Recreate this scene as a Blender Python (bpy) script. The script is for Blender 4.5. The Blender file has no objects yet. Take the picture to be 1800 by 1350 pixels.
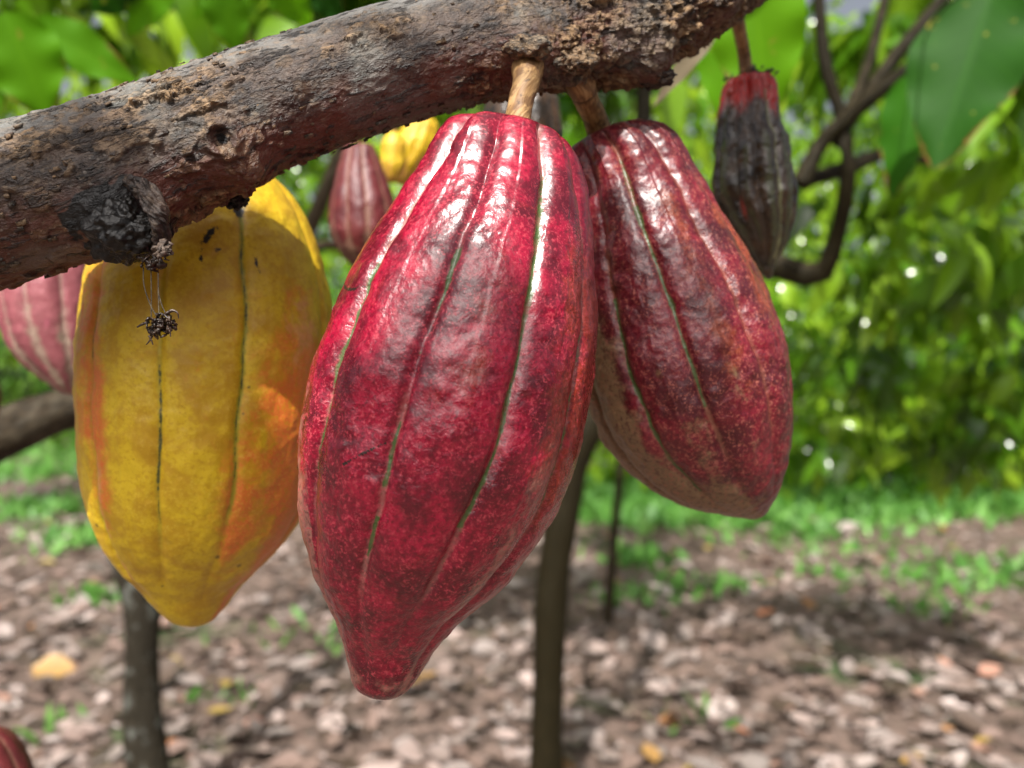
import bpy, math, numpy as np
from mathutils import Vector
R = math.radians
FPX, CX, CY, CAMZ = 1360.0, 900.0, 675.0, 1.3
rng = np.random.default_rng(7)
scene = bpy.context.scene
COL = scene.collection

def P(px, py, d):
    return np.array([(px-CX)/FPX*d, d, CAMZ-(py-CY)/FPX*d])

# ------------------------------------------------------------------ noise
def _hash(ix, iy, iz):
    h = (ix*374761393 + iy*668265263 + iz*2147483647*0 + iz*1274126177) & 0xffffffff
    h = ((h ^ (h >> 13))*1103515245) & 0xffffffff
    h = ((h ^ (h >> 15))*2246822519) & 0xffffffff
    return ((h ^ (h >> 16)) & 0xffffff)/float(0xffffff)
def vnoise(p):
    i = np.floor(p).astype(np.int64); f = p-i; f = f*f*(3-2*f)
    r = 0
    for a in (0, 1):
        for b in (0, 1):
            for c in (0, 1):
                w = (f[..., 0] if a else 1-f[..., 0])*(f[..., 1] if b else 1-f[..., 1])*(f[..., 2] if c else 1-f[..., 2])
                r = r + w*_hash(i[..., 0]+a, i[..., 1]+b, i[..., 2]+c)
    return r*2-1
def fbm(p, oct=4, gain=.5):
    s, a, n = 0, 1.0, 0
    p = np.array(p, float)
    for k in range(oct):
        s = s + a*vnoise(p+17.3*k); n += a; a *= gain; p = p*2.03
    return s/n
def smooth(a, b, x):
    t = np.clip((x-a)/(b-a), 0, 1); return t*t*(3-2*t)
def bell(x, c, w): return np.exp(-((x-c)/w)**2)

# ------------------------------------------------------------------ mesh helpers
def mk(name, verts, quads, material=None, parent=None, attrs=None, loc=None, shade=True, tris=None):
    me = bpy.data.meshes.new(name)
    verts = np.asarray(verts, np.float32).reshape(-1, 3)
    quads = np.asarray(quads, np.int32).reshape(-1, 4)
    nt = 0 if tris is None else len(tris)
    me.vertices.add(len(verts)); me.vertices.foreach_set('co', verts.ravel())
    nl = quads.size + nt*3
    me.loops.add(nl)
    li = quads.ravel() if not nt else np.concatenate([quads.ravel(), np.asarray(tris, np.int32).ravel()])
    me.loops.foreach_set('vertex_index', li.astype(np.int32))
    me.polygons.add(len(quads)+nt)
    st = np.arange(len(quads))*4
    if nt: st = np.concatenate([st, quads.size+np.arange(nt)*3])
    me.polygons.foreach_set('loop_start', st.astype(np.int32))
    if shade: me.polygons.foreach_set('use_smooth', np.ones(len(quads)+nt, bool))
    me.update(calc_edges=True); me.validate()
    for k, v in (attrs or {}).items():
        v = np.asarray(v, np.float32)
        if v.ndim == 1:
            a = me.attributes.new(k, 'FLOAT', 'POINT'); a.data.foreach_set('value', v)
        else:
            a = me.attributes.new(k, 'FLOAT_VECTOR', 'POINT'); a.data.foreach_set('vector', v.ravel())
    if material: me.materials.append(material)
    o = bpy.data.objects.new(name, me); COL.objects.link(o)
    if parent: o.parent = parent
    if loc is not None: o.location = loc
    return o
def thing(name, label, cat, loc=(0, 0, 0), group=None):
    o = bpy.data.objects.new(name, None); COL.objects.link(o)
    o.location = loc; o.empty_display_size = .02
    o['label'] = label; o['category'] = cat
    if group: o['group'] = group
    return o
def tag(o, label=None, cat=None, kind=None, group=None):
    if label: o['label'] = label
    if cat: o['category'] = cat
    if kind: o['kind'] = kind
    if group: o['group'] = group
    return o
def grid_quads(n, m, wrap):
    """n rings, m verts each"""
    i = np.arange(n-1)[:, None]; j = np.arange(m if wrap else m-1)[None, :]
    j2 = (j+1) % m
    return np.stack([i*m+j, i*m+j2, (i+1)*m+j2, (i+1)*m+j], -1).reshape(-1, 4)
def resample(pts, n):
    """Catmull-Rom through rows of pts (any columns)"""
    pts = np.asarray(pts, float); K = len(pts)
    seg = np.linalg.norm(np.diff(pts[:, :3], axis=0), axis=1); s = np.concatenate([[0], np.cumsum(seg)])
    t = np.linspace(0, s[-1], n)
    k = np.clip(np.searchsorted(s, t, 'right')-1, 0, K-2)
    u = ((t-s[k])/(s[k+1]-s[k]))[:, None]
    m = np.zeros_like(pts)
    m[1:-1] = (pts[2:]-pts[:-2])/(s[2:]-s[:-2])[:, None]
    m[0] = (pts[1]-pts[0])/(s[1]-s[0]); m[-1] = (pts[-1]-pts[-2])/(s[-1]-s[-2])
    h = (s[k+1]-s[k])[:, None]
    return (2*u**3-3*u**2+1)*pts[k]+(u**3-2*u**2+u)*h*m[k]+(-2*u**3+3*u**2)*pts[k+1]+(u**3-u**2)*h*m[k+1], t
def frames(c):
    T = np.gradient(c, axis=0); T /= np.linalg.norm(T, axis=1)[:, None]
    up = np.array([0, 0, 1.0]) if abs(T[:, 2]).mean() < .8 else np.array([0, 1.0, 0])
    A = np.cross(T, up); A /= np.linalg.norm(A, axis=1)[:, None]
    B = np.cross(A, T)
    return T, A, B
def tube(name, rows, material, parent, n=60, m=20, lump=.12, freq=3.0, world_origin=None, disp=None, capped=True):
    """rows: x,y,z,r world ; returns object with local coordinates about world_origin"""
    cr, s = resample(rows, n); c = cr[:, :3]; r = cr[:, 3]
    T, A, B = frames(c)
    th = np.linspace(0, 2*np.pi, m, endpoint=False)
    ct, st = np.cos(th), np.sin(th)
    bc = np.stack([np.repeat(s[:, None], m, 1), r[:, None]*ct, r[:, None]*st], -1)
    rr = r[:, None]*(1+lump*fbm(bc*freq/r.mean()*np.array([.45, 1, 1])+s[-1]*91, 3))
    if disp is not None: rr = disp(bc, s[:, None], th[None, :], rr)
    v = c[:, None, :]+rr[..., None]*(ct[None, :, None]*A[:, None, :]+st[None, :, None]*B[:, None, :])
    v = v.reshape(-1, 3); q = grid_quads(n, m, True)
    bcf = bc.reshape(-1, 3)
    tris = None
    if capped:
        k0 = len(v); v = np.vstack([v, c[0], c[-1]]); bcf = np.vstack([bcf, [0, 0, 0], [s[-1], 0, 0]])
        j = np.arange(m); j2 = (j+1) % m
        tris = np.vstack([np.stack([j2, j, np.full(m, k0)], 1), np.stack([j+(n-1)*m, j2+(n-1)*m, np.full(m, k0+1)], 1)])
    o = np.zeros(3) if world_origin is None else np.asarray(world_origin)
    return mk(name, v-o, q, material, parent, {'bc': bcf, 'hz': (v[:, 2]-CAMZ)}, tris=tris)

# ------------------------------------------------------------------ node helper
class N:
    def __init__(s, name):
        s.m = bpy.data.materials.new(name); s.m.use_nodes = True
        s.t = s.m.node_tree; s.t.nodes.clear()
        s.out = s.t.nodes.new('ShaderNodeOutputMaterial')
    def new(s, typ, **kw):
        n = s.t.nodes.new(typ)
        for k, v in kw.items(): setattr(n, k, v)
        return n
    def put(s, sock, v):
        if isinstance(v, bpy.types.NodeSocket): s.t.links.new(v, sock)
        elif isinstance(v, (tuple, list)): sock.default_value = (*v, 1) if len(v) == 3 and len(sock.default_value) == 4 else v
        else: sock.default_value = v
    def attr(s, name, out='Fac'):
        n = s.new('ShaderNodeAttribute'); n.attribute_name = name; return n.outputs[out]
    def obj(s): return s.new('ShaderNodeTexCoord').outputs['Object']
    def map(s, vec, scale=(1, 1, 1)):
        n = s.new('ShaderNodeMapping'); s.put(n.inputs['Vector'], vec); n.inputs['Scale'].default_value = scale; return n.outputs[0]
    def noise(s, vec, scale, detail=3, rough=.55, dist=0, out=0):
        n = s.new('ShaderNodeTexNoise'); s.put(n.inputs['Vector'], vec)
        n.inputs['Scale'].default_value = scale; n.inputs['Detail'].default_value = detail
        n.inputs['Roughness'].default_value = rough; n.inputs['Distortion'].default_value = dist
        return n.outputs[out]
    def vor(s, vec, scale, feature='F1', out='Distance', rand=1):
        n = s.new('ShaderNodeTexVoronoi', feature=feature); s.put(n.inputs['Vector'], vec)
        n.inputs['Scale'].default_value = scale; n.inputs['Randomness'].default_value = rand
        return n.outputs[out]
    def math(s, op, a, b=0.0, c=None, clamp=False):
        n = s.new('ShaderNodeMath', operation=op, use_clamp=clamp); s.put(n.inputs[0], a); s.put(n.inputs[1], b)
        if c is not None: s.put(n.inputs[2], c)
        return n.outputs[0]
    def mul(s, a, b): return s.math('MULTIPLY', a, b)
    def rng(s, x, a, b, c=0.0, d=1.0, sm=True):
        n = s.new('ShaderNodeMapRange'); n.interpolation_type = 'SMOOTHSTEP' if sm else 'LINEAR'
        s.put(n.inputs[0], x)
        for i, v in enumerate((a, b, c, d)): s.put(n.inputs[i+1], v)
        return n.outputs[0]
    def mix(s, f, a, b, mode='MIX'):
        n = s.new('ShaderNodeMix', data_type='RGBA', blend_type=mode)
        s.put(n.inputs[0], f); s.put(n.inputs[6], a); s.put(n.inputs[7], b); return n.outputs[2]
    def ramp(s, f, stops):
        n = s.new('ShaderNodeValToRGB'); s.put(n.inputs[0], f); e = n.color_ramp.elements
        while len(e) < len(stops): e.new(.5)
        for i, (p, c) in enumerate(stops): e[i].position = p; e[i].color = (*c, 1)
        return n.outputs[0]
    def bump(s, h, strength, dist, normal=None):
        n = s.new('ShaderNodeBump'); s.put(n.inputs['Height'], h); s.put(n.inputs['Strength'], strength); s.put(n.inputs['Distance'], dist)
        if normal is not None: s.put(n.inputs['Normal'], normal)
        return n.outputs[0]
    def bsdf(s, color, rough=.5, normal=None, **kw):
        n = s.new('ShaderNodeBsdfPrincipled'); s.put(n.inputs['Base Color'], color); s.put(n.inputs['Roughness'], rough)
        if normal is not None: s.put(n.inputs['Normal'], normal)
        for k, v in kw.items(): s.put(n.inputs[k.replace('_', ' ')], v)
        return n.outputs[0]
    def done(s, sh):
        s.t.links.new(sh, s.out.inputs[0]); return s.m

# ------------------------------------------------------------------ materials
def pod_material(name, c_dark, c_main, c_speck, c_line=(.11, .14, .035), c_halo=(.40, .2, .16), c_alt=(.2, .03, .012), c_alt2=(.25, .14, .08),
                 speck=.8, rough=.3, coat=.35, bumpk=1.0, halo=1.0, c_dot=None, lw=.0007, hw=.0017, nz=2.2):
    n = N(name); p = n.obj()
    fine = n.noise(p, 1150, 2, .6)
    fine2 = n.noise(p, 520, 3, .65)
    blot = n.noise(p, 55, 4, .6, .4)
    big = n.noise(p, 18, 3, .5)
    col = n.mix(n.rng(blot, .36, .62), c_dark, c_main)
    a1 = n.math('ADD', n.attr('m1'), n.mul(n.math('SUBTRACT', n.noise(p, 75, 5, .68, .5), .5), nz))
    col = n.mix(n.rng(a1, .28, .88), col, c_alt)
    a2 = n.math('ADD', n.attr('m2'), n.mul(n.math('SUBTRACT', n.noise(p, 90, 5, .7, .3), .5), 1.9))
    a2f = n.rng(a2, .35, .8)
    col = n.mix(a2f, col, c_alt2)
    # fine pale speckles of the skin
    sp = n.rng(n.math('MULTIPLY', fine, fine2), .245, .40)
    col = n.mix(n.mul(sp, n.rng(n.noise(p, 26, 4, .65, .6), .34, .62, speck*.35, speck*1.1)), col, c_speck)
    dk = n.rng(fine2, .36, .50, 1.0, 0.0)
    col = n.mix(n.mul(dk, .62), col, c_dark)
    # furrow line and its pale edge
    fd = n.attr('fd'); fl = n.attr('fl')
    j = n.math('ADD', fd, n.mul(n.math('SUBTRACT', n.noise(p, 480, 4, .8), .5), .0034))
    hal = n.mul(n.mul(n.rng(j, .0003, hw, 1.0, 0.0), n.attr('fh')), halo)
    col = n.mix(hal, col, c_halo)
    wv = n.noise(p, 75, 3, .6)
    jl = n.math('ADD', n.mul(fd, n.rng(wv, .35, .68, .62, 1.9)), n.mul(n.math('SUBTRACT', n.noise(p, 700, 4, .8), .5), .0011))
    lin = n.mul(n.rng(jl, lw*.65, lw*1.25, 1.0, 0.0), n.rng(n.math('ADD', fl, n.mul(n.math('SUBTRACT', n.noise(p, 240, 3, .7), .5), 1.3)), .30, .6))
    col = n.mix(n.mul(lin, n.rng(n.noise(p, 140, 3, .7), .30, .5, .55, 1.0)), col, c_line)
    if c_dot:
        dv = n.vor(p, 95); dsz = n.rng(n.noise(p, 30, 2), .45, .75, 0.0, .20)
        dot = n.mul(n.math('LESS_THAN', n.math('ADD', dv, n.mul(fine2, .1)), n.math('ADD', dsz, .03)), .8)
        col = n.mix(dot, col, c_dot)
    # dark scars
    sc = n.rng(n.math('ADD', n.attr('sc'), n.mul(n.math('SUBTRACT', n.noise(p, 300, 5, .8), .5), 2.4)), .45, .62)
    col = n.mix(sc, col, (.012, .009, .006))
    # crinkles
    h = n.math('ADD', n.mul(n.noise(p, 330, 3, .6, .6), 1.0), n.mul(n.noise(n.map(p, (1, 1, .6)), 120, 3, .55, .5), 1.6))
    h = n.math('ADD', h, n.mul(fine, .22))
    b = n.bump(h, n.mul(n.rng(n.attr('tt'), .05, .38, .30, 1.0), .55*bumpk), .0011)
    b = n.bump(lin, -.35, .0008, b)
    rg = n.math('ADD', n.mul(n.rng(big, .3, .7), .14), rough)
    rg = n.math('ADD', rg, n.mul(a2f, .18))
    rg = n.math('ADD', rg, n.mul(sp, .08))
    return n.done(n.bsdf(col, rg, b, Coat_Weight=coat, Coat_Roughness=rough*.75, Subsurface_Weight=0.0, Specular_IOR_Level=.5))

M = {}
M['pod_crimson'] = pod_material('crimson_pod_skin', (.085, .001, .008), (.29, .0015, .024), (.47, .05, .07), c_alt=(.21, .018, .008), c_alt2=(.30, .12, .09), c_line=(.055, .085, .02), rough=.24, coat=.38, lw=.0009)
M['pod_maroon'] = pod_material('maroon_pod_skin', (.055, .002, .006), (.145, .004, .013), (.30, .085, .06), c_alt=(.20, .035, .010), c_alt2=(.19, .115, .055), c_line=(.055, .075, .02), c_halo=(.22, .09, .05), rough=.33, coat=.2, lw=.00085)
M['pod_yellow'] = pod_material('yellow_pod_skin', (.46, .26, .006), (.62, .42, .009), (.70, .52, .07), c_alt=(.62, .14, .022), c_alt2=(.60, .26, .09),
                               c_line=(.05, .055, .010), c_halo=(.22, .24, .012), speck=.35, rough=.42, coat=.08, bumpk=.55, c_dot=(.10, .06, .01), lw=.0005, nz=1.6)
M['pod_rot'] = pod_material('rotten_pod_skin', (.010, .006, .003), (.055, .027, .012), (.10, .075, .035), c_alt=(.42, .012, .008), c_alt2=(.05, .052, .018),
                            c_line=(.16, .16, .07), c_halo=(.06, .055, .03), speck=.25, rough=.27, coat=.3, lw=.0008, nz=.6)
M['pod_pink'] = pod_material('pink_pod_skin', (.20, .05, .06), (.30, .085, .10), (.42, .22, .20), c_alt=(.4, .06, .13), c_alt2=(.26, .20, .14), c_line=(.30, .19, .15),
                             c_halo=(.32, .21, .17), speck=.3, rough=.4, coat=.1, lw=.002)
M['pod_dull'] = pod_material('dull_red_pod_skin', (.07, .006, .008), (.11, .011, .011), (.16, .035, .03), c_alt=(.2, .012, .03), c_alt2=(.16, .09, .05), c_line=(.20, .10, .06),
                             c_halo=(.20, .09, .06), speck=.3, rough=.45, coat=.05, lw=.003)

def bark_material(name, base, grey, flake, deep, k=1.0, flk=1.0, under=(.12, .03, .018), lichen=0.0, spec=.12, pores=0.0):
    n = N(name); v = n.attr('bc', 'Vector')
    lo = n.map(v, (.6, 1, 1))
    big = n.noise(v, 38, 4, .6, .3)
    mid = n.noise(lo, 150, 6, .7, .1)
    fin = n.noise(lo, 620, 4, .65, .3)
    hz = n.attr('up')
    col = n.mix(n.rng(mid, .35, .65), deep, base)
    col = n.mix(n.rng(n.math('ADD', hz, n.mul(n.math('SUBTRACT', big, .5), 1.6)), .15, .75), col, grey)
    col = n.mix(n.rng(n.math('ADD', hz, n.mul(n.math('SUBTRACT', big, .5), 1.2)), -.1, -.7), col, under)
    col = n.mix(n.mul(n.rng(fin, .5, .7), .45), col, n.mix(.5, grey, flake))
    # raised corky flakes
    cell = n.vor(n.map(v, (.5, 1, 1)), 190)
    fz = n.noise(lo, 95, 5, .7, .4)
    fl = n.math('MAXIMUM', n.mul(n.rng(fz, .60, .70), n.mul(n.rng(fin, .40, .55), .6)), n.mul(n.attr('fk'), n.rng(fin, .30, .55)))
    fl = n.mul(fl, flk)
    col = n.mix(fl, col, flake)
    crack = n.rng(n.noise(n.map(v, (.3, 1, 1)), 210, 5, .7, .3), .36, .45, 1.0, 0.0)
    col = n.mix(n.mul(crack, .8), col, deep)
    pore = n.math('LESS_THAN', n.vor(v, 420), .22)
    if pores: col = n.mix(n.mul(pore, n.mul(n.rng(big, .5, .62), pores)), col, (.34, .30, .25))
    if lichen: col = n.mix(n.mul(n.rng(n.noise(v, 26, 3, .5), .55, .66), lichen), col, (.17, .18, .16))
    wet_dark = n.rng(n.math('ADD', n.attr('wet'), n.mul(n.math('SUBTRACT', n.noise(v, 130, 4, .7), .5), .8)), .3, .6)
    col = n.mix(wet_dark, col, (.006, .005, .005))
    h = n.math('ADD', n.mul(mid, 1.0), n.mul(fin, .45))
    h = n.math('ADD', h, n.mul(fl, .7)); h = n.math('SUBTRACT', h, n.mul(crack, .8))
    h = n.math('ADD', h, n.mul(cell, .35))
    b = n.bump(h, .9*k, .0028)
    rg = n.math('SUBTRACT', n.rng(fin, .3, .7, .42, .72), n.mul(wet_dark, .06), clamp=True)
    return n.done(n.bsdf(col, rg, b, Specular_IOR_Level=spec))
M['bark'] = bark_material('cacao_bark', (.074, .048, .035), (.130, .124, .114), (.245, .150, .072), (.010, .006, .005), under=(.10, .026, .013), lichen=.35, spec=.5, pores=.25)
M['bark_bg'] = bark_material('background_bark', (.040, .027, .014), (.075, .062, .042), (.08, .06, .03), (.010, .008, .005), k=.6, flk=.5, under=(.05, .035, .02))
M['bark_dark'] = bark_material('dark_mossy_bark', (.016, .011, .004), (.020, .016, .006), (.026, .022, .007), (.007, .006, .002), k=.6, flk=.4, under=(.03, .022, .01))  # even dark olive-brown tones
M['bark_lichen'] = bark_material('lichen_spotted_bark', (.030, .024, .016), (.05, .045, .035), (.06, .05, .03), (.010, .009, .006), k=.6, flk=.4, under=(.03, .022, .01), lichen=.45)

def stalk_material():
    n = N('tan_stalk'); v = n.attr('bc', 'Vector')
    a = n.noise(n.map(v, (.12, 1, 1)), 700, 4, .6); b_ = n.noise(v, 160, 4, .6)
    col = n.mix(n.rng(a, .35, .65), (.22, .115, .04), (.42, .26, .11))
    col = n.mix(n.mul(n.rng(b_, .47, .62), .85), col, (.13, .062, .024))
    col = n.mix(n.mul(n.rng(n.noise(v, 420, 3, .6), .6, .68), .7), col, (.05, .025, .012))
    ring = n.attr('ring')
    col = n.mix(ring, col, (.06, .03, .012))
    hh = n.math('ADD', a, n.mul(b_, .6)); hh = n.math('SUBTRACT', hh, n.mul(ring, 1.2))
    return n.done(n.bsdf(col, .55, n.bump(hh, .6, .0008)))
M['stalk'] = stalk_material()

def leaf_material(name, c1, c2, c3, trans=.45, rough=.35, veins=False, spec=.5):
    n = N(name); r = n.attr('rnd')
    p = n.obj()
    col = n.ramp(r, [(0, c1), (.5, c2), (1, c3)])
    col = n.mix(n.mul(n.noise(p, 14 if veins else 5, 3), .55), col, c1)
    lu, lv = n.attr('lu'), n.attr('lv')
    nb = None
    if veins:
        av = n.math('ABSOLUTE', lv)
        mid = n.rng(av, .0, .07, 1.0, 0.0)
        w = n.math('FRACT', n.math('SUBTRACT', n.mul(lu, 11.0), n.mul(av, 2.6)))
        vv = n.rng(n.math('ABSOLUTE', n.math('SUBTRACT', w, .5)), .0, .12, 1.0, 0.0)
        vs = n.math('MAXIMUM', mid, n.mul(vv, .5))
        col = n.mix(n.mul(vs, .22), col, c3)
        nb = n.bump(vs, .12, .001)
        br = n.rng(n.math('ADD', n.math('ADD', n.mul(av, .55), n.mul(lu, .35)), n.mul(n.noise(p, 28, 3), .6)), 1.05, 1.16)
        col = n.mix(br, col, (.22, .10, .03))
        sp = n.rng(n.noise(p, 60, 2), .68, .72)
        col = n.mix(n.mul(sp, .7), col, (.30, .28, .03))
    bs = n.bsdf(col, rough, nb, Specular_IOR_Level=spec)
    tr = n.new('ShaderNodeBsdfTranslucent'); n.put(tr.inputs[0], n.mix(.45, col, c3, 'MIX'))
    mx = n.new('ShaderNodeMixShader'); mx.inputs[0].default_value = trans
    n.t.links.new(bs, mx.inputs[1]); n.t.links.new(tr.outputs[0], mx.inputs[2])
    return n.done(mx.outputs[0])
M['leaf'] = leaf_material('broad_leaf', (.06, .18, .004), (.11, .33, .004), (.20, .48, .005), .55, .55, veins=True, spec=.2)
M['leaf_dark'] = leaf_material('dark_broad_leaf', (.008, .042, .002), (.015, .075, .002), (.035, .15, .003), .3, .6, veins=True, spec=.15)
M['leaf_bg'] = leaf_material('crown_leaf', (.014, .05, .003), (.11, .28, .010), (.40, .62, .035), .40, .17)
M['leaf_far'] = leaf_material('far_leaf', (.03, .09, .012), (.11, .28, .025), (.28, .50, .06), .38, .28)
M['grass'] = leaf_material('grass_blade', (.045, .14, .025), (.12, .32, .05), (.26, .52, .11), .4, .5)
M['dry_leaf'] = leaf_material('dry_hanging_leaf', (.10, .075, .04), (.17, .13, .075), (.24, .19, .11), .3, .6)

def litter_material():
    n = N('leaf_litter'); r = n.attr('rnd'); p = n.obj()
    col = n.ramp(r, [(0, (.035, .022, .016)), (.22, (.08, .055, .043)), (.42, (.25, .17, .145)), (.60, (.27, .235, .22)), (.79, (.43, .33, .30)), (.92, (.55, .48, .45)), (.955, (.42, .14, .06)), (1, (.38, .30, .06))])
    col = n.mix(n.mul(n.noise(p, 18, 4), .7), col, (.09, .06, .04))
    return n.done(n.bsdf(col, .5, n.bump(n.noise(p, 90, 3), .5, .004)))
M['litter'] = litter_material()
def soil_material():
    n = N('soil'); p = n.obj()
    col = n.mix(n.rng(n.noise(p, 9, 6, .65), .35, .65), (.06, .04, .03), (.22, .15, .12))
    col = n.mix(n.rng(n.noise(p, .9, 4), .55, .7), col, (.05, .09, .025))
    return n.done(n.bsdf(col, .85, n.bump(n.noise(p, 25, 6, .7), .8, .03)))
M['soil'] = soil_material()
def plain(name, c1, c2, rough, scale, bs=.5, bd=.001, **kw):
    n = N(name); p = n.obj()
    f = n.noise(p, scale, 4, .65)
    return n.done(n.bsdf(n.mix(n.rng(f, .3, .7), c1, c2), rough, n.bump(f, bs, bd), **kw))
M['black_wet'] = plain('wet_black_wood', (.003, .0025, .002), (.012, .009, .007), .38, 330, .7, .0012, Coat_Weight=.05, Coat_Roughness=.12, Specular_IOR_Level=.3)
M['husk_bits'] = plain('dried_blossom', (.012, .006, .004), (.055, .030, .016), .35, 500)
M['thread'] = plain('thread_fibre', (.03, .02, .012), (.14, .11, .06), .5, 500)
M['scab'] = plain('grey_scab', (.02, .013, .010), (.16, .11, .08), .6, 400, .8, .002)

# ------------------------------------------------------------------ pods
def pod(label, T, B, left, right, depth, material, cat='cocoa pod', lean=0.0, phase=0.0, furrow_angles=None, twist=0.0, twist_pow=1.0,
        lines=None, halos=None, amp=.03, groove=.018, top_amp=.10, masks=None, res=(260, 300), lump=.02, name='cocoa_pod', group=None, stalk=None, nF=10, dimple=.012, skin='husk', sweep=None):
    """T,B pixels of axis ends; left/right: outline pixels; depth of axis at T (+lean at B)."""
    T = np.array(T, float); B = np.array(B, float)
    ax = B-T; Lp = np.linalg.norm(ax); ax /= Lp
    pr = np.array([-ax[1], ax[0]])            # points to image left/right
    if pr[0] < 0: pr = -pr
    def side(pts, sg):
        a = np.array([[np.dot(np.array(q, float)-T, ax)/Lp, sg*np.dot(np.array(q, float)-T, pr)] for q in pts])
        a = a[np.argsort(a[:, 0])]
        a = np.vstack([[0, 0], a[(a[:, 0] > .001) & (a[:, 0] < .999)], [1, 0]])
        return a
    l, r_ = side(left, -1), side(right, 1)
    n, m = res
    u = np.linspace(0, 1, n); t = .5-.5*np.cos(np.pi*u)
    t = .6*t+.4*u
    def prof(a):
        # interpolate signed square so that ends are round
        y = np.sign(a[:, 1])*a[:, 1]**2; x = a[:, 0]
        dx = np.diff(x); d = np.diff(y)/dx; mm = np.zeros_like(y)
        for i in range(1, len(x)-1):
            if d[i-1]*d[i] > 0:
                w1, w2 = 2*dx[i]+dx[i-1], dx[i]+2*dx[i-1]; mm[i] = (w1+w2)/(w1/d[i-1]+w2/d[i])
        mm[0] = d[0]*1.3; mm[-1] = d[-1]
        k = np.clip(np.searchsorted(x, t, 'right')-1, 0, len(x)-2); h = dx[k]; s = (t-x[k])/h
        yy = (2*s**3-3*s**2+1)*y[k]+(s**3-2*s**2+s)*h*mm[k]+(-2*s**3+3*s**2)*y[k+1]+(s**3-s**2)*h*mm[k+1]
        return np.sign(yy)*np.sqrt(np.abs(yy))
    wl, wr = prof(l), prof(r_)
    for _ in range(6):
        for w in (wl, wr): w[1:-1] = .25*w[:-2]+.5*w[1:-1]+.25*w[2:]
    Rp = (wl+wr)/2*.985; off = (wr-wl)/2
    dep = depth+lean*t
    hx = Rp*abs(pr[0])+1e-6; cx0 = (T[0]+ax[0]*t*Lp+pr[0]*off-CX)
    al, ar = np.arctan((cx0-hx)/FPX), np.arctan((cx0+hx)/FPX)
    phi, alp = (al+ar)/2, (ar-al)/2
    Rp = Rp*(np.sin(alp)/np.cos(phi)*FPX/hx)*1.01; shx = FPX*np.tan(phi)-cx0
    c2 = T[None]+ax[None]*(t*Lp)[:, None]+pr[None]*off[:, None]
    c2[:, 0] += shx
    c3 = np.stack([(c2[:, 0]-CX)/FPX*dep, dep, CAMZ-(c2[:, 1]-CY)/FPX*dep], 1)
    Rm = Rp/FPX*dep
    rad3 = np.array([pr[0], 0, -pr[1]]); ax3 = np.array([ax[0], 0, -ax[1]])
    # dimple at the stalk end
    th = np.linspace(-np.pi, np.pi, m, endpoint=False)   # 0 = facing camera, + = to image right
    tha = th-math.atan(c3[n//2, 0]/c3[n//2, 1])
    if furrow_angles is None: furrow_angles = [phase+36*k for k in range(nF)]
    fa = np.radians(np.array(furrow_angles)); nF = len(fa)
    tw = np.radians(twist)*np.power(np.clip(t, 0, 1), twist_pow)
    jit = np.radians(3.0)*fbm(np.stack([t*9, t*0+3.1+depth*50, t*0], 1), 3)
    D = []
    for k in range(nF):
        dd = (th[None]-fa[k]-tw[:, None]-jit[:, None]*(1 if k % 2 else -.7)+np.pi) % (2*np.pi)-np.pi
        D.append(np.abs(dd))
    D = np.array(D); ki = D.argmin(0); dmin = D.min(0)
    spacing = 2*np.pi/nF
    env = smooth(0, .05, t)*(1-smooth(.86, 1.0, t)*.75)
    a_t = amp+top_amp*(1-smooth(.0, .22, t))
    gap = np.clip(dmin/(spacing/2), 0, 1)
    rid = np.sin(gap*np.pi/2)**.9-.62
    # alternate furrows shallower
    rel = np.where(ki % 2 == 0, 1.0, .72)
    rr = Rm[:, None]*(1+rid*rel*(a_t*env)[:, None])
    arc = dmin*Rm[:, None]
    rr = rr-groove*Rm[:, None]*np.exp(-(arc/.0021)**2)*env[:, None]
    x0 = c3[:, None, :]+rr[..., None]*(np.sin(tha)[None, :, None]*rad3-np.cos(tha)[None, :, None]*np.array([0, 1, 0.0]))
    # lumpy displacement
    seed = depth*731
    q = x0*55+seed
    dsp = lump*.020*fbm(q, 3)+lump*.0085*fbm(x0*190+seed, 3)
    rr = rr+dsp*smooth(0, .03, t)[:, None]*(1-smooth(.97, 1, t))[:, None]*2
    axial = dimple*np.exp(-(Rm/(.35*Rm.max()))**2)*(t < .3)
    x0 = c3[:, None, :]+rr[..., None]*(np.sin(tha)[None, :, None]*rad3-np.cos(tha)[None, :, None]*np.array([0, 1, 0.0]))+ax3[None, None]*axial[:, None, None]
    base = P(*T, depth)
    o = thing(name, label, cat, base, group)
    deg = np.degrees(th)[None]+0*t[:, None]; tt = t[:, None]+0*th[None]
    fl = np.zeros_like(tt); fh = np.zeros_like(tt)
    for k, segs in (lines or {}).items():
        for (a, b, s) in segs:
            fl = np.maximum(fl, (ki == k)*s*smooth(a-.02, a+.03, tt)*(1-smooth(b-.05, b+.02, tt)))
    for k, segs in (halos or {}).items():
        for (a, b, s) in segs:
            fh = np.maximum(fh, (ki == k)*s*smooth(a-.04, a+.04, tt)*(1-smooth(b-.05, b+.04, tt)))
    at = {'tt': tt.ravel(), 'fd': arc.ravel(), 'fl': fl.ravel(), 'fh': fh.ravel()}
    mm = masks(tt, deg, gap, x0) if masks else {}
    for k in ('m1', 'm2', 'sc'):
        at[k] = (mm[k] if k in mm else np.zeros_like(tt)).ravel()
    mk(skin, x0.reshape(-1, 3)-base, grid_quads(n, m, True), material, o, at)
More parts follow.
